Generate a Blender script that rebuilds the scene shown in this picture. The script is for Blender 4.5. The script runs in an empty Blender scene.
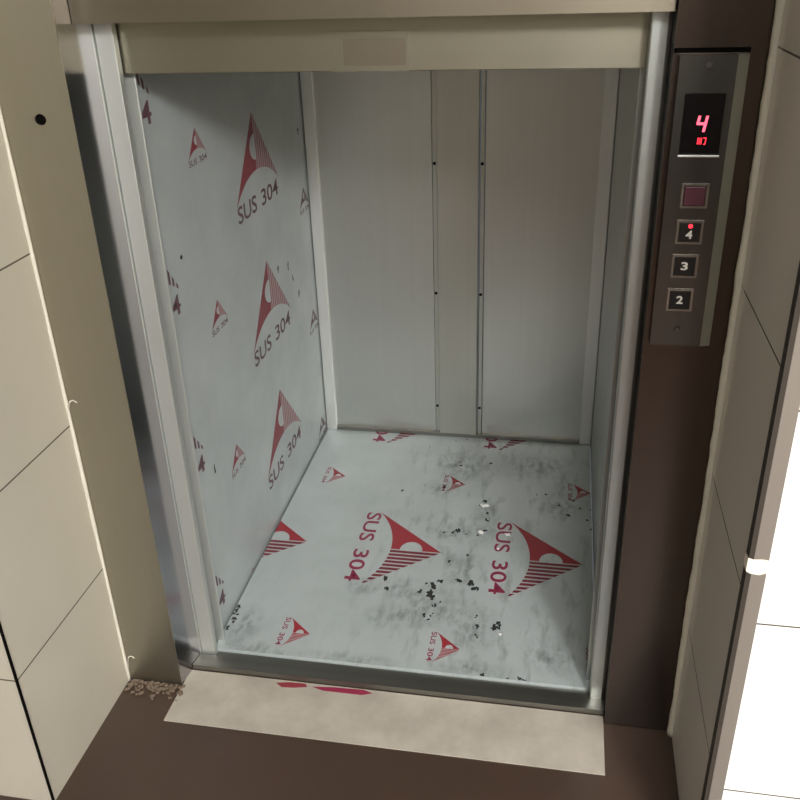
import bpy, bmesh, math, random
from mathutils import Matrix, Vector
random.seed(7)
S = bpy.context.scene
COL = S.collection

# ------------------------------------------------------------------ camera
YAW, PITCH, ROLL = -0.194099, 0.471664, -0.034467
cy, sy, cp, sp = math.cos(YAW), math.sin(YAW), math.cos(PITCH), math.sin(PITCH)
fw = Vector((sy * cp, cy * cp, -sp)); rt = Vector((cy, -sy, 0)); up = rt.cross(fw)
c_, s_ = math.cos(ROLL), math.sin(ROLL)
r2 = rt * c_ + up * s_; u2 = up * c_ - rt * s_
cd = bpy.data.cameras.new('camera'); cam = bpy.data.objects.new('camera', cd); COL.objects.link(cam)
cd.sensor_width = 36; cd.lens = 877.96 / 800 * 36; cd.clip_start = 0.01
m = Matrix.Identity(4)
for i in range(3):
    m[i][0] = r2[i]; m[i][1] = u2[i]; m[i][2] = -fw[i]
m.translation = Vector((0.684, 0, 1.304)); cam.matrix_world = m
S.camera = cam

# ------------------------------------------------------------------ world and exposure
w = bpy.data.worlds.new('world'); S.world = w; w.use_nodes = True
w.node_tree.nodes['Background'].inputs[0].default_value = (0.9, 0.95, 1, 1)
w.node_tree.nodes['Background'].inputs[1].default_value = 0.05
S.view_settings.view_transform = 'Standard'; S.view_settings.look = 'None'
S.view_settings.gamma = 1; S.view_settings.use_curve_mapping = False
S.view_settings.exposure = 1.15

# ------------------------------------------------------------------ lamps of the room
def area(name, loc, size, size_y, energy, color):
    l = bpy.data.lights.new(name, 'AREA'); l.shape = 'RECTANGLE'; l.size = size; l.size_y = size_y
    l.energy = energy; l.color = color
    o = bpy.data.objects.new(name, l); o.location = loc; COL.objects.link(o)
    return o
LAMP = (1.05, -1.15, 2.315)
ADDED_LAMP = (1.92, -1.65, 2.315)  # second lamp, unseen, added to light the car's left side
area('ceiling_lamp_light', LAMP, 0.75, 0.9, 22, (1.0, 0.995, 0.985))
area('ceiling_lamp_light', ADDED_LAMP, 0.5, 0.9, 105, (1.0, 0.995, 0.985))  # light of the added right-hand lamp

# ------------------------------------------------------------------ materials
def lin(c):
    return tuple((x / 255 / 12.92 if x / 255 <= .04045 else ((x / 255 + .055) / 1.055) ** 2.4) for x in c) + (1,)
class NT:
    def __init__(s, name):
        s.m = bpy.data.materials.new(name); s.m.use_nodes = True
        s.t = s.m.node_tree; s.b = s.t.nodes['Principled BSDF']
    def n(s, typ, **kw):
        o = s.t.nodes.new(typ)
        for k, v in kw.items():
            if k in o.inputs.keys(): o.inputs[k].default_value = v
            else: setattr(o, k, v)
        return o
    def l(s, a, b): s.t.links.new(a, b)
def simple(name, col, rough=.5, metal=0, spec=.5, emit=0):
    q = NT(name); q.b.inputs['Base Color'].default_value = lin(col); q.b.inputs['Roughness'].default_value = rough
    q.b.inputs['Metallic'].default_value = metal; q.b.inputs['Specular IOR Level'].default_value = spec
    if emit:
        q.b.inputs['Emission Color'].default_value = lin(col); q.b.inputs['Emission Strength'].default_value = emit
    return q.m
def streaks(q, scale, detail=4):
    tc = q.n('ShaderNodeTexCoord'); mp = q.n('ShaderNodeMapping'); mp.inputs['Scale'].default_value = scale
    nz = q.n('ShaderNodeTexNoise', Scale=1.0, Detail=detail, Roughness=.6)
    q.l(tc.outputs['Object'], mp.inputs['Vector']); q.l(mp.outputs['Vector'], nz.inputs['Vector'])
    return nz.outputs['Fac']
def ramp(q, src, a, b, p0=.3, p1=.7):
    r = q.n('ShaderNodeMapRange'); r.inputs['From Min'].default_value = p0; r.inputs['From Max'].default_value = p1
    r.inputs['To Min'].default_value = a; r.inputs['To Max'].default_value = b
    q.l(src, r.inputs['Value']); return r.outputs['Result']
def cmix(q, fac, a, b):
    r = q.n('ShaderNodeMix', data_type='RGBA'); r.inputs[6].default_value = lin(a); r.inputs[7].default_value = lin(b)
    q.l(fac, r.inputs[0]); return r.outputs[2]
def steel(name, a, b, r0, r1, vertical=True, aniso=.5, metal=1.0, smudge=.02):
    q = NT(name)
    f = streaks(q, (70, 70, .25) if vertical else (.25, 70, 70), 1)
    g = streaks(q, (5, 5, 3), 3)
    q.l(cmix(q, f, a, tuple(.55 * x + .45 * y for x, y in zip(a, b))), q.b.inputs['Base Color'])
    ad = q.n('ShaderNodeMath', operation='ADD'); ad.inputs[0].default_value = (r0 + r1) / 2; q.l(ramp(q, g, -smudge, smudge), ad.inputs[1])
    q.l(ad.outputs[0], q.b.inputs['Roughness'])
    q.b.inputs['Metallic'].default_value = metal
    return q.m
M = {}
M['clad'] = steel('olive_stainless', (176, 172, 158), (167, 163, 149), .36, .4)
M['clad_dark'] = steel('reflection_brown_stainless', (94, 83, 76), (87, 77, 70), .21, .25, smudge=.015)  # brown darkness of the panel's reflection is put into this base colour
M['return'] = steel('mirror_stainless', (182, 180, 184), (165, 163, 166), .12, .18, smudge=.02)
M['door'] = steel('door_stainless', (156, 152, 137), (147, 143, 128), .34, .38, vertical=False)
M['lintel'] = steel('lintel_stainless', (146, 138, 124), (134, 126, 112), .35, .39, vertical=False)
M['jamb'] = steel('jamb_stainless', (182, 186, 184), (170, 174, 172), .35, .39, smudge=.01)
M['jamb_pale'] = steel('pale_galvanised_steel', (206, 209, 206), (194, 197, 194), .42, .52, metal=.8)
M['back'] = steel('back_panel_stainless', (198, 199, 195), (184, 185, 181), .35, .39)
M['strip'] = steel('back_strip_stainless', (188, 188, 181), (176, 176, 169), .32, .44)
M['trim'] = steel('corner_trim_stainless', (222, 222, 220), (208, 208, 206), .35, .45, metal=.75)
M['edging'] = steel('edging_metal', (150, 142, 134), (138, 130, 122), .45, .55, metal=.6)
M['edge_sheen'] = steel('sheen_edge_strip', (140, 140, 126), (130, 130, 117), .42, .55, metal=.7)  # paler steel carries the bright reflection along the plate's edge
M['sill'] = steel('sill_metal', (150, 148, 142), (90, 88, 84), .35, .5, vertical=False)
M['plate'] = steel('faceplate_stainless', (108, 107, 104), (100, 99, 96), .21, .25, smudge=.01)
M['bezel'] = simple('button_bezel', (165, 162, 156), .25, 1)
M['black'] = simple('black_plastic', (22, 19, 18), .35)
M['glass'] = simple('display_black_glass', (10, 7, 8), .12)
M['dark'] = simple('dark_cavity', (9, 8, 8), .9, spec=.05)
M['joint'] = simple('dark_joint', (58, 52, 47), .7, spec=.2)
M['maroon'] = simple('maroon_lens', (80, 40, 52), .35)
M['white'] = simple('white_numeral', (215, 212, 205), .5)
M['led'] = simple('red_led', (255, 45, 60), .5, emit=.9)
M['led_core'] = simple('bright_led_segment', (255, 84, 106), .5, emit=1.1)
M['screw'] = simple('screw_metal', (120, 118, 112), .3, 1)
M['red'] = simple('red_ink', (146, 40, 50), .45)
M['wall_red'] = simple('wall_red_ink', (128, 46, 58), .45)
M['pale_red'] = simple('faded_red_ink', (150, 104, 108), .45)
M['line_ink'] = simple('dark_line_ink', (112, 34, 46), .45)
M['maroon_ink'] = simple('maroon_ink', (132, 36, 66), .45)
M['grey_ink'] = simple('grey_violet_ink', (92, 62, 72), .5)
M['grime'] = simple('black_grime', (42, 44, 42), .7)
M['bare'] = simple('bare_torn_film', (250, 250, 246), .3)
M['caulk'] = simple('white_caulk', (206, 201, 188), .6)
M['tape'] = simple('masking_tape', (226, 216, 204), .55)
M['dark_board'] = simple('dark_reflection_brown', (46, 41, 37), .45)  # colour of the unseen board added for dark reflections

def film(name, a, b, floor):
    q = NT(name)
    g = streaks(q, (6, 6, 6), 4)
    col = cmix(q, ramp(q, g, 0, 1), a, b)
    if floor:
        f = streaks(q, (34, 9, 9), 6)                # scuffs dragged over the film
        pos = q.n('ShaderNodeTexCoord'); sx = q.n('ShaderNodeSeparateXYZ'); q.l(pos.outputs['Object'], sx.inputs[0])
        mx = q.n('ShaderNodeMath', operation='MULTIPLY')
        q.l(ramp(q, f, 0, .55, .53, .72), mx.inputs[0]); q.l(ramp(q, sx.outputs[0], .12, 1, .2, .45), mx.inputs[1])
        mm = q.n('ShaderNodeMix', data_type='RGBA'); mm.inputs[7].default_value = lin((112, 116, 112))
        q.l(mx.outputs[0], mm.inputs[0]); q.l(col, mm.inputs[6]); col = mm.outputs[2]
    q.l(col, q.b.inputs['Base Color'])
    q.l(ramp(q, g, .3, .45), q.b.inputs['Roughness'])
    q.b.inputs['Specular IOR Level'].default_value = .5
    q.b.inputs['Metallic'].default_value = .25
    return q.m
M['film_floor'] = film('floor_protective_film', (183, 191, 192), (173, 181, 181), True)
M['film_wall'] = film('wall_protective_film', (180, 187, 188), (170, 177, 178), False)

def soft_stain():
    q = NT('grey_smear')
    n1 = streaks(q, (60, 30, 30), 5)
    uv = q.n('ShaderNodeUVMap'); d = q.n('ShaderNodeVectorMath', operation='LENGTH'); q.l(uv.outputs[0], d.inputs[0])
    mu = q.n('ShaderNodeMath', operation='MULTIPLY'); q.l(ramp(q, d.outputs['Value'], 1, 0, .2, 1), mu.inputs[0]); q.l(ramp(q, n1, .04, .42, .42, .7), mu.inputs[1])
    q.l(mu.outputs[0], q.b.inputs['Alpha']); q.b.inputs['Base Color'].default_value = lin((86, 92, 86)); q.b.inputs['Roughness'].default_value = .7
    return q.m
M['smear'] = soft_stain()

def tile(name, axis, z0, pitch, joints_along, col=(226, 219, 202), rough=.22):
    """glazed wall tile: joints every `pitch` in z and every .6 along the wall, straight from object coordinates"""
    q = NT(name)
    tc = q.n('ShaderNodeTexCoord'); sx = q.n('ShaderNodeSeparateXYZ'); q.l(tc.outputs['Object'], sx.inputs[0])
    def joint(out, off, p, wd):
        a = q.n('ShaderNodeMath', operation='SUBTRACT'); q.l(out, a.inputs[0]); a.inputs[1].default_value = off - p / 2
        b = q.n('ShaderNodeMath', operation='FLOORED_MODULO'); q.l(a.outputs[0], b.inputs[0]); b.inputs[1].default_value = p
        c = q.n('ShaderNodeMath', operation='SUBTRACT'); q.l(b.outputs[0], c.inputs[0]); c.inputs[1].default_value = p / 2
        d = q.n('ShaderNodeMath', operation='ABSOLUTE'); q.l(c.outputs[0], d.inputs[0])
        e = q.n('ShaderNodeMath', operation='LESS_THAN'); q.l(d.outputs[0], e.inputs[0]); e.inputs[1].default_value = wd
        return e.outputs[0]
    j = joint(sx.outputs[2], z0, pitch, .0014)
    if joints_along is not None:
        j2 = joint(sx.outputs[axis], joints_along[0], joints_along[1], .0014)
        mx = q.n('ShaderNodeMath', operation='MAXIMUM'); q.l(j, mx.inputs[0]); q.l(j2, mx.inputs[1]); j = mx.outputs[0]
    nz = streaks(q, (9, 9, 5), 3)
    base = cmix(q, nz, col, tuple(x - 6 for x in col))
    mm = q.n('ShaderNodeMix', data_type='RGBA'); mm.inputs[7].default_value = lin((84, 78, 68))
    q.l(j, mm.inputs[0]); q.l(base, mm.inputs[6]); q.l(mm.outputs[2], q.b.inputs['Base Color'])
    q.b.inputs['Roughness'].default_value = rough
    bp = q.n('ShaderNodeBump', Strength=.25, Distance=.002); bp.invert = True
    q.l(j, bp.inputs['Height']); q.l(bp.outputs[0], q.b.inputs['Normal'])
    return q.m
M['tile_left'] = tile('cream_wall_tile', 1, .273, .3115, None, (182, 176, 162))
M['tile_right'] = tile('shaded_wall_tile', 1, .250, .3115, None, (216, 210, 202))  # left tile's material again, colour lightened to offset the shade on this side
M['tile_front'] = tile('white_wall_tile', 0, .515, .3115, (1.25, .6), (246, 244, 240))
M['tile_room'] = tile('room_wall_tile', 0, .2, .3, (0, .6), (158, 154, 142), .4)
def floor_mat():
    q = NT('brown_floor_tile')
    n1 = streaks(q, (7, 7, 7), 4)
    q.l(cmix(q, n1, (68, 52, 43), (54, 42, 35)), q.b.inputs['Base Color']); q.b.inputs['Roughness'].default_value = .4
    return q.m
M['floor'] = floor_mat()
M['paint'] = simple('ceiling_paint', (214, 210, 200), .8)
def slab_mat():
    q = NT('stained_threshold_stone')
    n1 = streaks(q, (9, 9, 9), 4)
    q.l(cmix(q, ramp(q, n1, 0, 1), (176, 168, 156), (146, 140, 130)), q.b.inputs['Base Color']); q.b.inputs['Roughness'].default_value = .6
    return q.m
M['slab'] = slab_mat()

# ------------------------------------------------------------------ mesh helpers
def link(name, bm, mats, parent=None, smooth=False, keep=False):
    if not keep: bmesh.ops.recalc_face_normals(bm, faces=bm.faces[:])
    me = bpy.data.meshes.new(name); bm.to_mesh(me); bm.free()
    if not isinstance(mats, (list, tuple)): mats = [mats]
    for q in mats: me.materials.append(M[q] if isinstance(q, str) else q)
    if smooth:
        for p in me.polygons: p.use_smooth = True
    o = bpy.data.objects.new(name, me); COL.objects.link(o)
    if parent:
        o.parent = parent
        if parent.type == 'EMPTY': o.location = -parent.location
    return o
def box(bm, x0, x1, y0, y1, z0, z1, mi=0, bev=0):
    vs = [bm.verts.new((x, y, z)) for z in (z0, z1) for y in (y0, y1) for x in (x0, x1)]
    fs = [bm.faces.new([vs[i] for i in f]) for f in ((0, 2, 3, 1), (4, 5, 7, 6), (0, 1, 5, 4), (2, 6, 7, 3), (0, 4, 6, 2), (1, 3, 7, 5))]
    for f in fs: f.material_index = mi
    if bev:
        es = list({e for f in fs for e in f.edges})
        bmesh.ops.bevel(bm, geom=es, offset=bev, segments=2, affect='EDGES', profile=.6)
def prism(bm, poly, z0, z1, bev=0):
    """poly in plan (x, y), extruded in z"""
    a = [bm.verts.new((x, y, z0)) for x, y in poly]; b = [bm.verts.new((x, y, z1)) for x, y in poly]
    n = len(poly)
    bm.faces.new(a); bm.faces.new(b[::-1])
    es = []
    for i in range(n):
        bm.faces.new((a[i], b[i], b[(i + 1) % n], a[(i + 1) % n]))
    if bev:
        es = [e for e in bm.edges if abs(e.verts[0].co.z - e.verts[1].co.z) > .5 * abs(z1 - z0)]
        bmesh.ops.bevel(bm, geom=es, offset=bev, segments=2, affect='EDGES', profile=.6)
def cyl(bm, c, axis, r, h, n=20, mi=0, r2=None):
    """closed cylinder from c along axis 'x'/'y'/'z'/'-y' ..."""
    s = -1 if axis[0] == '-' else 1; ax = 'xyz'.index(axis[-1])
    o = [(ax + 1) % 3, (ax + 2) % 3]; rings = []
    for k, rr in ((0, r), (1, r2 if r2 is not None else r)):
        ring = []
        for i in range(n):
            p = list(c); t = 2 * math.pi * i / n
            p[o[0]] += rr * math.cos(t); p[o[1]] += rr * math.sin(t); p[ax] += s * h * k
            ring.append(bm.verts.new(p))
        rings.append(ring)
    fs = [bm.faces.new(rings[0]), bm.faces.new(rings[1][::-1])]
    for i in range(n): fs.append(bm.faces.new((rings[0][i], rings[0][(i + 1) % n], rings[1][(i + 1) % n], rings[1][i])))
    for f in fs: f.material_index = mi
def plate_y(bm, x0, x1, z0, z1, y, th, holes, mi=0):
    """front sheet facing -Y at y with holes (lists of (x, z)), folded edges of depth th and the walls of every hole"""
    loops = [[(x0, z0), (x1, z0), (x1, z1), (x0, z1)]] + holes
    edges = []
    for lp in loops:
        vs = [bm.verts.new((x, y, z)) for x, z in lp]
        for i in range(len(vs)): edges.append(bm.edges.new((vs[i], vs[(i + 1) % len(vs)])))
    g = bmesh.ops.triangle_fill(bm, use_beauty=True, use_dissolve=False, edges=edges, normal=(0, -1, 0))
    for f in [f for f in g['geom'] if isinstance(f, bmesh.types.BMFace)]:
        f.material_index = mi
    r = bmesh.ops.extrude_edge_only(bm, edges=edges)
    bmesh.ops.translate(bm, vec=(0, th, 0), verts=[v for v in r['geom'] if isinstance(v, bmesh.types.BMVert)])
def tag(o, label, cat, group=None, kind=None):
    o['label'] = label; o['category'] = cat
    if group: o['group'] = group
    if kind: o['kind'] = kind
    return o
def empty(name, loc, label, cat, group=None):
    o = bpy.data.objects.new(name, None); COL.objects.link(o); o.location = loc; o.empty_display_size = .05
    bpy.context.view_layer.update()
    return tag(o, label, cat, group)
def struct(o, label=None, cat=None):
    o['kind'] = 'structure'
    if label: o['label'] = label; o['category'] = cat
    return o

# flat 2D shapes -> faces on a plane; frame = (origin, u axis, v axis, normal)
class Flat:
    def __init__(s, o, u, v, n): s.o, s.u, s.v, s.n = map(Vector, (o, u, v, n))
    def p(s, a, b, h): return s.o + s.u * a + s.v * b + s.n * h
def fpoly(bm, F, pts, h, mi, k=1.0, du=0, dv=0):
    vs = [bm.verts.new(F.p(du + k * a, dv + k * b, h)) for a, b in pts]
    try: f = bm.faces.new(vs)
    except ValueError: return
    f.normal_update()
    if f.normal.dot(F.n) < 0: f.normal_flip()
    f.material_index = mi
_txt = {}
def text_tris(s, bold=.0):
    if (s, bold) in _txt: return _txt[(s, bold)]
    c = bpy.data.curves.new('lettering', 'FONT'); c.body = s; c.size = 1; c.offset = bold; c.resolution_u = 4
    o = bpy.data.objects.new('lettering', c); COL.objects.link(o)
    dg = bpy.context.evaluated_depsgraph_get(); me = o.evaluated_get(dg).to_mesh()
    tr = [[(me.vertices[i].co.x, me.vertices[i].co.y) for i in p.vertices] for p in me.polygons]
    o.evaluated_get(dg).to_mesh_clear(); bpy.data.objects.remove(o); bpy.data.curves.remove(c)
    xs = [q[0] for t in tr for q in t]; ys = [q[1] for t in tr for q in t]
    r = [[((x - min(xs)) / (max(xs) - min(xs)), (y - min(ys)) / (max(ys) - min(ys))) for x, y in t] for t in tr]
    _txt[(s, bold)] = r
    return r
def ftext(bm, F, s, u0, u1, v0, v1, h, mi, k=1, du=0, dv=0, bold=.0, slant=0):
    for t in text_tris(s, bold):
        fpoly(bm, F, [(u0 + (u1 - u0) * x + slant * y, v0 + (v1 - v0) * y) for x, y in t], h, mi, k, du, dv)
def emblem(bm, F, u, v, k, H, red, txt, s0=.30, s1=.92, rule=None):
    """printed mark of the steel film: triangle with a concave foot, half solid, half ruled, a sun on the middle line, SUS 304 below"""
    c, d, hh = .152, .18, .055
    R = (c * c + hh * hh) / (2 * hh); vc = -d + hh - R
    arc = lambda a: vc + math.sqrt(max(R * R - a * a, 0))
    edge = lambda a: -d / c * abs(a)
    n = 14
    us = [-c * i / n for i in range(n + 1)]
    for a, b in zip(us, us[1:]):
        pts = [(a, edge(a)), (b, edge(b))] + ([(b, arc(b))] if b > -c + 1e-6 else []) + [(a, arc(a))]
        fpoly(bm, F, pts, H, red, k, u, v)
    step = c / 11.0
    for i in range(11):
        a = step * i + step * s0; b = step * i + step * s1
        if edge(a) - arc(a) < .004: continue
        fpoly(bm, F, [(a, arc(a)), (b, arc(b)), (b, max(edge(b), arc(b) + .001)), (a, edge(a))], H, rule or red, k, u, v)
    sun = [(.004, -.075 - .028), (.004, -.075 + .028)] + [(-.034 * math.sin(t), -.075 + .028 * math.cos(t)) for t in [math.pi * i / 12 for i in range(1, 12)]]
    fpoly(bm, F, sun, H + .0002, 0, k, u, v)
    ftext(bm, F, 'SUS', -.147, -.024, -.213, -.175, H, txt, k, u, v, .014)
    ftext(bm, F, '304', .012, .135, -.213, -.175, H, txt, k, u, v, .014)
def blob(bm, F, u, v, r, H, mi, el=1.0, n=11):
    ph = random.random() * 6
    pts = []
    for i in range(n):
        t = 2 * math.pi * i / n
        q = r * (.3 + .9 * random.random() ** 1.3)
        pts.append((u + q * math.cos(t), v + q * el * math.sin(t)))
    fpoly(bm, F, pts, H, mi)
def clip(bm, co, no):
    """drop the print that would run past co on the side of no"""
    bmesh.ops.bisect_plane(bm, geom=bm.verts[:] + bm.edges[:] + bm.faces[:], plane_co=co, plane_no=no, clear_outer=True)

TOP = 1.55
# ------------------------------------------------------------------ the setting
def sbox(name, mat, *a):
    bm = bmesh.new(); box(bm, *a); return struct(link(name, bm, mat))
sbox('floor', 'floor', -1.75, 2.35, -2.25, 1.50, -.115, -.015)
sbox('wall_left', 'tile_left', -.36, -.145, .925, 2.6, -.015, TOP)
sbox('wall_right', 'tile_right', .935, 1.15, .955, 2.6, -.015, TOP)
bm = bmesh.new(); box(bm, 1.151, 2.35, .955, 1.1, -.015, 2.37); box(bm, .937, 1.151, .945, .9545, -.015, TOP)
box(bm, -1.75, -.361, .925, 1.1, -.015, 2.37); box(bm, -.361, 1.151, .925, 1.1, TOP, 2.37)
struct(link('wall_front', bm, 'tile_front'))
sbox('wall_back', 'tile_room', -1.75, 2.35, -2.35, -2.25, -.015, 2.37)
sbox('wall_side_left', 'tile_room', -1.85, -1.75, -2.35, 1.1, -.015, 2.37)
sbox('wall_side_right', 'tile_room', 2.35, 2.45, -2.35, 1.1, -.015, 2.37)
sbox('ceiling', 'paint', -1.85, 2.45, -2.35, 1.1, 2.37, 2.45)
# brown board, added unseen behind the camera for its dark reflection in the steel
bm = bmesh.new(); box(bm, .45, 1.75, -2.249, -2.21, -.015, 2.05, 0, .004)
struct(link('reflection_board', bm, 'dark_board'))
# metal edging on the right-hand arris, with the dark joint beside the tile
bm = bmesh.new()
box(bm, .9385, .957, .938, .9445, -.015, TOP, 0, .001)
struct(link('trim_1', bm, 'edging'))
bm = bmesh.new(); box(bm, .9325, .9385, .9375, .9545, -.015, TOP)
struct(link('trim_2', bm, 'joint'))
bm = bmesh.new(); box(bm, -.1445, -.141, .921, .9245, -.015, TOP)
struct(link('trim_3', bm, 'dark'))

# ceiling lamp fittings behind the camera, the right one added to light the car
q = simple('lamp_diffuser_glow', (255, 246, 230), .5, emit=3.0)
for (lx, ly, _), hx, lab in ((LAMP, .41, 'wide flat white ceiling lamp of the landing, toward the middle'), (ADDED_LAMP, .29, 'narrow flat white ceiling lamp added unseen toward the right to light the car')):
    lampo = empty('ceiling_lamp', (lx, ly, 2.37), lab, 'ceiling lamp', 'ceiling lamps of the landing')
    bm = bmesh.new(); box(bm, lx - hx, lx + hx, ly - .49, ly + .49, 2.325, 2.3695, 0, .01); link('lamp_housing', bm, 'paint', lampo)
    bm = bmesh.new(); box(bm, lx - hx + .04, lx + hx - .04, ly - .45, ly + .45, 2.319, 2.325); link('diffuser', bm, q, lampo)

# ------------------------------------------------------------------ the lift car
car = empty('lift_car', (.4, 1.8, 0), 'stainless lift car lined with printed grey film, standing open at the landing', 'lift car')
Y1 = 2.30
FF = Flat((0, 0, 0), (0, -1, 0), (1, 0, 0), (0, 0, 1))      # emblem up = +X, right = -Y
FD = Flat((0, 0, 0), (1, 0, 0), (0, 1, 0), (0, 0, 1))
bm = bmesh.new()
for k in range(3): emblem(bm, FF, -1.715, .098 + .338 * k, 1, .0003, 1, 2, .3, .95, 6)
for k in range(3): emblem(bm, FF, -2.365, .035 + .334 * k, 1, .0003, 1, 2, .3, .95, 6)
for k in range(3): emblem(bm, FF, -2.027, .123 + .337 * k, .29, .0003, 1, 2)
for k in range(3): emblem(bm, FF, -1.392, .195 + .325 * k, .31, .0003, 1, 2)
dirt = [(0.321,1.602,0.0093),(0.328,1.567,0.0069),(0.434,1.575,0.0159),(0.436,1.547,0.0090),(0.446,1.521,0.0055),(0.419,1.598,0.0046),(0.448,1.606,0.0069),(0.431,1.488,0.0065),(0.446,1.490,0.0055),(0.440,1.473,0.0043),(0.407,1.567,0.0057),(0.499,1.716,0.0048),(0.493,1.619,0.0092),(0.522,1.612,0.0137),(0.533,1.596,0.0091),(0.459,1.687,0.0059),(0.458,1.536,0.0033),(0.543,1.498,0.0055),(0.550,1.466,0.0065),(0.549,1.438,0.0053),(0.589,1.469,0.0106),(0.596,1.483,0.0085),(0.292,1.979,0.0049),(0.350,2.012,0.0023),(0.406,2.009,0.0068),(0.436,2.124,0.0042),(0.333,2.219,0.0029),(0.405,2.263,0.0030),(0.438,2.275,0.0030),(0.519,2.145,0.0056),(0.678,2.005,0.0053),(0.655,2.002,0.0026),(0.713,1.957,0.0041),(0.737,1.919,0.0063),(0.767,1.955,0.0051),(0.749,1.990,0.0052),(0.451,1.800,0.0062),(0.463,1.811,0.0075),(0.431,1.802,0.0040),(0.487,1.797,0.0037),(0.517,1.801,0.0037),(0.532,1.824,0.0075),(0.533,1.869,0.0051),(0.533,1.900,0.0051),(0.518,1.950,0.0078),(0.509,1.934,0.0052),(0.787,1.899,0.0050),(0.794,1.860,0.0037),(0.793,1.949,0.0038),(0.652,1.322,0.0080),(0.625,1.32,0.0059),(0.572,1.322,0.0070),(0.014,1.437,0.0112),(0.014,1.410,0.0088),(0.012,1.458,0.0068),(0.012,1.385,0.0066)]
for x, y, r in dirt:
    for j in range(3):
        blob(bm, FD, x + random.uniform(-.6, .6) * r, y + random.uniform(-.9, .9) * r, r * random.uniform(.45, .85), .0006 + .00005 * j, 3, 1.3)
for x, y, r in ((.525, 1.932, .011), (.525, 1.815, .008), (.591, 1.811, .009), (.571, 1.75, .006), (.599, 1.449, .005), (.512, 1.935, .005)):
    blob(bm, FD, x, y, r, .0009, 4, 1.2)
# soft smears: patches whose grey fades to nothing at their own rim
uvl = bm.loops.layers.uv.new('UVMap')
def smear(x, y, rx, ry):
    f0 = len(bm.faces); nn = 20
    c = bm.verts.new((x, y, .00045)); ring = [bm.verts.new((x + rx * math.cos(6.28318 * i / nn), y + ry * math.sin(6.28318 * i / nn), .00045)) for i in range(nn)]
    for i in range(nn):
        f = bm.faces.new((c, ring[i], ring[(i + 1) % nn])); f.material_index = 5
        for lp in f.loops:
            lp[uvl].uv = (0, 0) if lp.vert is c else ((lp.vert.co.x - x) / rx, (lp.vert.co.y - y) / ry)
for a in ((.50, 1.655, .06, .085), (.40, 2.0, .07, .05), (.275, 1.565, .05, .04), (.44, 2.13, .09, .12), (.53, 1.86, .045, .12), (.45, 1.80, .09, .05),
          (.72, 1.95, .07, .09), (.54, 1.46, .07, .09), (.37, 1.57, .07, .05), (.66, 2.15, .12, .08),
          (.045, 1.40, .045, .08), (.1, 1.33, .1, .03), (.3, 1.33, .12, .028), (.72, 1.40, .09, .07), (.55, 1.34, .12, .03), (.44, 1.52, .08, .09), (.36, 1.47, .08, .05)):
    smear(*a)
clip(bm, (.0052, 0, 0), (-1, 0, 0)); clip(bm, (.7958, 0, 0), (1, 0, 0)); clip(bm, (0, Y1 - .006, 0), (0, 1, 0)); clip(bm, (0, 1.323, 0), (0, -1, 0))
box(bm, .005, .796, 1.322, Y1, -.025, 0)
link('floor_panel', bm, ['film_floor', 'red', 'maroon_ink', 'grime', 'bare', 'smear', 'line_ink'], car, keep=True)

FW = Flat((0, 0, 0), (0, 1, 0), (0, 0, 1), (1, 0, 0))
bm = bmesh.new()
for k in range(4): emblem(bm, FW, 1.903, 1.004 - .338 * k, 1, .0003, 1, 2, .15, .9, 4)
for k in range(4): emblem(bm, FW, 1.285, 1.275 - .338 * k, 1, .0003, 1, 2, .3, .85, 2)
for k in range(4): emblem(bm, FW, 1.587, 1.026 - .339 * k, .31, .0003, 1, 2, .15, .9, 4)
for k in range(3): emblem(bm, FW, 2.246, .757 - .345 * k, .31, .0003, 2, 2, .15, .9, 2)
cyl(bm, (-.001, 1.451, .819), 'x', .0042, .0022, 14, 3)
for z, y in ((.60, 2.06), (.56, 2.09), (.50, 2.13), (.62, 1.98), (.46, 1.37), (.9, 2.24), (.36, 1.46)):
    blob(bm, FW, y, z, .006, .0005, 3, 2.2)
clip(bm, (0, Y1 - .012, 0), (0, 1, 0)); clip(bm, (0, 1.352, 0), (0, -1, 0)); clip(bm, (0, 0, .0008), (0, 0, -1)); clip(bm, (0, 0, 1.27), (0, 0, 1))
box(bm, -.02, 0, 1.35, Y1, -.02, 1.28)
link('side_panel', bm, ['film_wall', 'wall_red', 'grey_ink', 'grime', 'pale_red'], car, keep=True)['label'] = 'left side panel covered in printed grey film'
bm = bmesh.new(); box(bm, .8, .82, 1.35, Y1, -.02, 1.28); link('side_panel', bm, 'back', car)['label'] = 'bare grey right side panel'
bm = bmesh.new(); box(bm, -.02, .82, 1.35, Y1 + .02, 1.28, 1.30); link('ceiling_panel', bm, 'back', car)
for x0, x1, lab in ((-.02, .0185, 'left post at the mouth of the car'), (.778, .82, 'right post at the mouth of the car')):
    bm = bmesh.new(); box(bm, x0, x1, 1.3445, 1.3495, -.012, 1.28, 0, .0015); link('entrance_post', bm, 'jamb_pale' if x0 < 0 else 'jamb', car)['label'] = lab
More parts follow.
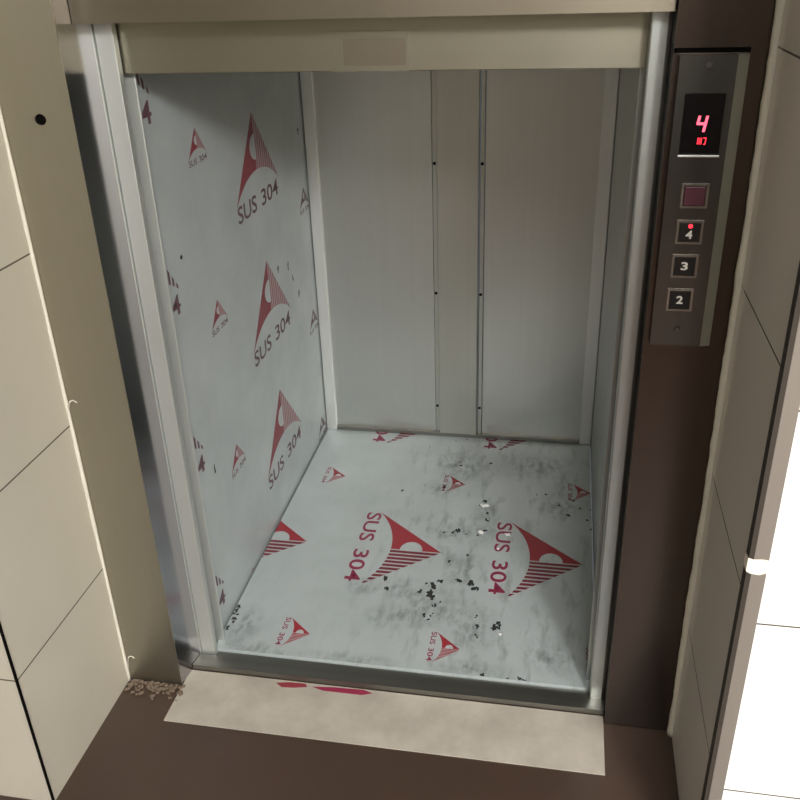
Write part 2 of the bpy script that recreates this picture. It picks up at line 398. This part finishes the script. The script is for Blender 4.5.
# back wall: two sheets with folded edges, a proud centre strip, screws, a skirting rail
def back_sheet(x0, x1, name, label):
    bm = bmesh.new(); box(bm, x0, x1, Y1, Y1 + .02, -.02, 1.28, 0, .001)
    o = link(name, bm, 'back', car); o['label'] = label; return o
back_sheet(0, .3385, 'back_panel', 'wide back panel at the left of the centre strip')
back_sheet(.4785, .80, 'back_panel', 'back panel at the right of the centre strip')
for x0, x1, lab in ((.3405, .3525, 'narrow folded edge left of the centre strip'), (.4665, .4765, 'narrow folded edge right of the centre strip')):
    bm = bmesh.new(); box(bm, x0, x1, Y1 - .003, Y1 + .018, .012, 1.28, 0, .001); fl = link('edge_flange', bm, 'strip', car); fl['label'] = lab
    xs = (x0 + x1) / 2
    for z in (.81, .452, .098, 1.16):
        bm = bmesh.new(); cyl(bm, (xs - .001, Y1 - .0025, z), '-y', .0046, .0028, 14, 0, .003); link('screw', bm, 'dark', fl)
bm = bmesh.new(); box(bm, .3535, .4625, Y1 - .014, Y1 + .018, .012, 1.28, 0, .0015); link('centre_strip', bm, 'strip', car)
bm = bmesh.new(); box(bm, .034, .765, Y1 - .012, Y1 + .01, .0007, .013, 0, .0015); link('skirting_rail', bm, 'sill', car)
bm = bmesh.new(); box(bm, .003, .0335, Y1 - .012, Y1 + .01, .0008, 1.28, 0, .0015); link('corner_trim', bm, 'trim', car)['label'] = 'bright upright trim in the left back corner'
bm = bmesh.new(); box(bm, .7655, .797, Y1 - .012, Y1 + .01, .0008, 1.28, 0, .0015); link('corner_trim', bm, 'trim', car)['label'] = 'upright trim in the right back corner'

# ------------------------------------------------------------------ landing frame of the lift
fr = empty('lift_door_frame', (.4, 1.32, 0), 'stepped stainless door frame around the lift opening with flat sill', 'door frame')
bm = bmesh.new()
prism(bm, [(-.029, 1.303), (-.0182, 1.303), (-.0182, 1.311), (-.0165, 1.311), (-.0165, 1.3065), (.0125, 1.3065), (.0125, 1.3205), (-.029, 1.3205)], -.012, 1.5, .0012)
link('upright', bm, 'jamb_pale', fr)['label'] = 'stepped left upright of the frame'
bm = bmesh.new()
prism(bm, [(.8115, 1.303), (.8085, 1.303), (.8085, 1.297), (.784, 1.297), (.784, 1.3205), (.8115, 1.3205)], -.012, 1.5, .0025)
link('upright', bm, 'jamb', fr)['label'] = 'right upright of the frame'
bm = bmesh.new(); prism(bm, [(-.0246, 1.262), (.8105, 1.262), (.8105, 1.302), (-.0188, 1.302)], 1.226, 1.5, .001); link('lintel', bm, 'lintel', fr)
bm = bmesh.new(); prism(bm, [(-.0236, 1.2685), (.811, 1.2685), (.811, 1.3015), (-.0188, 1.3015)], -.012, 0, .001); box(bm, -.018, .811, 1.2715, 1.3195, -.0145, -.006)
link('sill', bm, 'sill', fr)

# raised sliding door: only its lower edge hangs into the opening
dr = empty('lift_door', (.4, 1.33, 1.152), 'raised olive steel lift door, its lower edge above the opening', 'door')
bm = bmesh.new(); box(bm, 0.001, .799, 1.3255, 1.3405, 1.1505, 1.49, 0, .0015); link('door_panel', bm, 'door', dr)
bm = bmesh.new()
plate_y(bm, .3385, .4545, 1.151, 1.205, 1.3225, .003, [[(.357, 1.1585), (.45, 1.1585), (.45, 1.195), (.357, 1.195)]])
hp = link('handle', bm, 'door', dr)
bm = bmesh.new(); box(bm, .357, .45, 1.3244, 1.3254, 1.1585, 1.195); link('recess', bm, 'lintel', hp)

# ------------------------------------------------------------------ steel cladding left and right of the frame
cl = empty('cladding_panel', (-.09, 1.23, -.015), 'olive stainless cladding panel with a bolt hole, beside the cream tiles', 'panel')
bm = bmesh.new()
hole = [(-.0825 + .0092 * math.cos(t), 1.1 + .0082 * math.sin(t)) for t in [2 * math.pi * i / 20 for i in range(20)]]
plate_y(bm, -.1445, -.0303, -.014, TOP, 1.225, .003, [hole]); link('face_sheet', bm, 'clad', cl)
bm = bmesh.new(); cyl(bm, (-.0825, 1.2285, 1.1), 'y', .014, .02); link('hole_dark_backing', bm, 'dark', cl)  # black disc added behind the hole, painting the dark of the cavity
bm = bmesh.new(); prism(bm, [(-.0305, 1.2255), (-.0195, 1.3025), (-.023, 1.3025), (-.034, 1.2285)], -.014, TOP); link('return_flange', bm, 'return', cl)['label'] = 'mirror-like folded return beside the frame'

c2 = empty('cladding_panel', (.87, 1.26, -.015), 'dark brown-reflecting stainless cladding panel behind the call panel', 'panel')
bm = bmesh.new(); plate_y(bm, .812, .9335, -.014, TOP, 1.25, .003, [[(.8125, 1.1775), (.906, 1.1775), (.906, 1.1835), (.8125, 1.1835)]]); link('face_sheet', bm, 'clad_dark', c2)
bm = bmesh.new(); box(bm, .8122, .9095, 1.2535, 1.262, 1.173, 1.188); link('hole_dark_backing', bm, 'dark', c2)  # black box added behind the slot, painting its shadow gap
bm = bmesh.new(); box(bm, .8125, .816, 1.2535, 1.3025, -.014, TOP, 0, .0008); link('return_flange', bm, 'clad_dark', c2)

# ragged sealant beads where the tiles end at the steel
def bead(name, x, y, r, label, strands, sx, w=1.0):
    bm = bmesh.new(); n = 130; prev = None; wob = .5
    for i in range(n + 1):
        z = -.0148 + (TOP + .0148) * i / n; wob = .7 * wob + .3 * random.random(); rr = r * (.6 + .8 * wob); ring = []
        for j in range(8):
            t = 2 * math.pi * j / 8
            ring.append(bm.verts.new((x + sx * rr * w * max(math.cos(t), -.2), y - rr * .8 + rr * math.sin(t), z)))
        if prev:
            for j in range(8): bm.faces.new((prev[j], prev[(j + 1) % 8], ring[(j + 1) % 8], ring[j]))
        else: bm.faces.new(ring)
        prev = ring
    bm.faces.new(prev)
    o = tag(link(name, bm, 'caulk', None, True), label, 'sealant')
    for pts in strands:
        bm = bmesh.new(); prev = None
        for k, p in enumerate(pts):
            p = Vector(p); ring = []
            for j in range(6):
                t = 2 * math.pi * j / 6; ring.append(bm.verts.new(p + Vector((math.cos(t) * .0012, -abs(math.sin(t)) * .0012, math.sin(t) * .0012))))
            if prev:
                for j in range(6): bm.faces.new((prev[j], prev[(j + 1) % 6], ring[(j + 1) % 6], ring[j]))
            else: bm.faces.new(ring)
            prev = ring
        bm.faces.new(prev); link('loose_strand', bm, 'caulk', o, True)
def strand(x, z, dx, dz, y):
    return [(x + dx * (t ** 1.8), y - .002, z + dz * math.sin(min(t * 1.25, 1.0) * 1.57) - .004 * max(t - .8, 0) * 5) for t in [i / 10 for i in range(11)]]
bead('sealant_bead', -.1448, 1.2248, .004, 'ragged white sealant line between cream tiles and olive panel', [strand(-.140, .615, .018, .02, 1.222), strand(-.139, .02, .018, .035, 1.222)], 1)
bead('sealant_bead', .9348, 1.2498, .008, 'ragged pale line of sealant and lit tile edge between the shaded tiles and the dark right panel', [], -1)  # this bead also paints the lit tile edge in pale caulk

# masking tape bridging edging and tile on the right
bm = bmesh.new(); F = Flat((0, .9375, 0), (1, 0, 0), (0, 0, 1), (0, -1, 0))
pts = [(.932, .603), (.937, .600), (.948, .5985), (.9575, .603), (.9585, .612), (.958, .6215), (.949, .6225), (.938, .6215), (.932, .6235)]
fpoly(bm, F, pts, .0003, 0)
F2 = Flat((.932, 0, 0), (0, 1, 0), (0, 0, 1), (-1, 0, 0))
fpoly(bm, F2, [(.9373, .603), (.95, .602), (.957, .609), (.953, .62), (.9373, .6235)], .0003, 0)
bmesh.ops.solidify(bm, geom=bm.faces[:], thickness=.0004)
tag(link('masking_tape', bm, 'tape'), 'torn strip of white masking tape wrapped round the metal edging', 'tape')

# ------------------------------------------------------------------ threshold with debris in front of the sill
bm = bmesh.new(); box(bm, -.0285, .8105, 1.13, 1.2665, -.0149, -.0125, 0, .0006)
tag(link('threshold_slab', bm, 'slab'), 'stained pale threshold slab on the floor before the lift sill', 'threshold')
def scrap(pts, label, mat):
    bm = bmesh.new(); fpoly(bm, FD, pts, -.0120, 0); bmesh.ops.solidify(bm, geom=bm.faces[:], thickness=.0004)
    tag(link('film_scrap', bm, mat), label, 'film scrap', 'scraps of film before the sill')
scrap([(.16, 1.256), (.185, 1.262), (.22, 1.263), (.226, 1.255), (.2, 1.249), (.175, 1.247)], 'small red scrap of film on the pale threshold slab', 'wall_red')
scrap([(.236, 1.257), (.28, 1.262), (.34, 1.264), (.36, 1.258), (.34, 1.25), (.26, 1.25)], 'larger maroon scrap of film right of the red scrap', 'maroon_ink')
bm = bmesh.new()
for i in range(170):
    x = -.145 + .006 + random.random() * .118; y = 1.222 - abs(random.gauss(0, .018)); r = random.uniform(.0012, .0045)
    y = max(y, 1.14)
    mt = Matrix.Translation((x, y, -.015 + r * .75)) @ Matrix.Rotation(random.random() * 3, 4, 'Z') @ Matrix.Diagonal((1.3, .9, .8, 1))
    bmesh.ops.create_icosphere(bm, subdivisions=1, radius=r, matrix=mt)
tag(link('rubble', bm, simple('crumbled_mortar', (98, 84, 70), .9)), 'crumbs of mortar along the foot of the olive panel', 'debris', kind='stuff')

# ------------------------------------------------------------------ call panel
cpn = empty('call_panel', (.862, 1.25, .775), 'upright stainless call panel with red lit number and square buttons', 'call panel')
PY = 1.238
def rect(x0, x1, z0, z1): return [(x0, z0), (x1, z0), (x1, z1), (x0, z1)]
X0, X1, XB, Z0, Z1 = .8195, .8905, .9045, .776, 1.176
btn = [(.8575, .997, 'maroon'), (.8565, .9465, '4'), (.8555, .8975, '3'), (.8545, .847, '2')]
bm = bmesh.new()
plate_y(bm, X0, X1, Z0, Z1, PY, .011, [rect(.8305, .8815, 1.0515, 1.1295)] + [rect(x - .0165, x + .0165, z - .0155, z + .0155) for x, z, _ in btn])
link('faceplate', bm, 'plate', cpn)
# slanted right-hand edge of the plate, its bright reflection painted as paler steel
bm = bmesh.new()
v = [bm.verts.new(p) for p in ((X1, PY, Z0), (XB, PY + .004, Z0), (XB, PY + .004, Z1), (X1, PY, Z1), (XB, PY + .0115, Z0), (XB, PY + .0115, Z1), (X1, PY + .0115, Z0), (X1, PY + .0115, Z1))]
for f in ((0, 1, 2, 3), (1, 4, 5, 2), (0, 6, 4, 1), (3, 2, 5, 7)): bm.faces.new([v[i] for i in f])
link('edge_strip', bm, 'edge_sheen', cpn)['label'] = 'slanted edge strip on the right of the plate, coloured pale for its sheen'
bm = bmesh.new(); box(bm, .8307, .8813, PY + .0045, PY + .0095, 1.0517, 1.1293); dsp = link('display', bm, 'glass', cpn)
FP = Flat((0, PY + .0045, 0), (1, 0, 0), (0, 0, 1), (0, -1, 0))
bm = bmesh.new()
def seg(a, b, wd, x0, z0, sl):
    (ax, az), (bx, bz) = a, b; d = Vector((bx - ax, bz - az)); n = Vector((-d.y, d.x)).normalized() * wd * .5
    fpoly(bm, FP, [(x0 + p[0] + sl * p[1], z0 + p[1]) for p in ((ax + n.x, az + n.y), (bx + n.x, bz + n.y), (bx - n.x, bz - n.y), (ax - n.x, az - n.y))], .0004, 0)
for a, b in (((0, .0205), (0, .0105)), ((-.0010, .0105), (.0108, .0105)), ((.0098, .0205), (.0098, 0))): seg(a, b, .0034, .8495, 1.0805, .16)
link('digit', bm, 'led_core', dsp)['label'] = 'glowing red seven-segment 4'
bm = bmesh.new()
for a, b in (((0, 0), (0, .0085)), ((.0022, 0), (.0022, .0085)), ((.0044, 0), (.0044, .0085)), ((-.0002, .0045), (.0046, .0045)), ((.0066, .0082), (.0102, .0082)), ((.0098, .0085), (.0098, 0)), ((.0075, 0), (.0098, 0))):
    seg(a, b, .0013, .8535, 1.0645, .05)
link('indicator', bm, 'led', dsp)['label'] = 'small red lit sign under the digit'
bm = bmesh.new(); box(bm, .8295, .8825, PY - .0012, PY + .0085, 1.0487, 1.0512, 0, .0004); link('display_lip', bm, 'trim', cpn)
for x, z, t in btn:
    bm = bmesh.new()
    plate_y(bm, x - .0178, x + .0178, z - .0168, z + .0168, PY - .0016, .0014, [rect(x - .0145, x + .0145, z - .0138, z + .0138)])
    bo = link('button', bm, 'bezel', cpn)
    bo['label'] = 'unlit maroon square button' if t == 'maroon' else 'square black button numbered ' + t
    FB = Flat((0, PY - .0004, 0), (1, 0, 0), (0, 0, 1), (0, -1, 0))
    bm = bmesh.new()
    if t == 'maroon':
        box(bm, x - .0135, x + .0135, PY - .0035, PY + .006, z - .0128, z + .0128, 0, .0008); link('button_cap', bm, 'maroon', bo)
    else:
        box(bm, x - .0142, x + .0142, PY - .0004, PY + .006, z - .0135, z + .0135, 0, .0006); link('button_cap', bm, 'black', bo)
        bm = bmesh.new(); dz = -.0035 if t == '4' else 0
        ftext(bm, FB, t, x - .0046, x + .0046, z - .006 + dz, z + .006 + dz, .0002, 0, bold=.03); link('numeral', bm, 'white', bo)
        if t == '4':
            bm = bmesh.new(); cyl(bm, (x + .0008, PY - .0003, z + .0085), '-y', .003, .0008, 16); link('button_lamp', bm, 'led', bo)
for z in (1.1645, .8015):
    bm = bmesh.new(); cyl(bm, (.856, PY + .0002, z), '-y', .0046, .0022, 18, 0, .0036); link('screw', bm, 'screw', cpn)
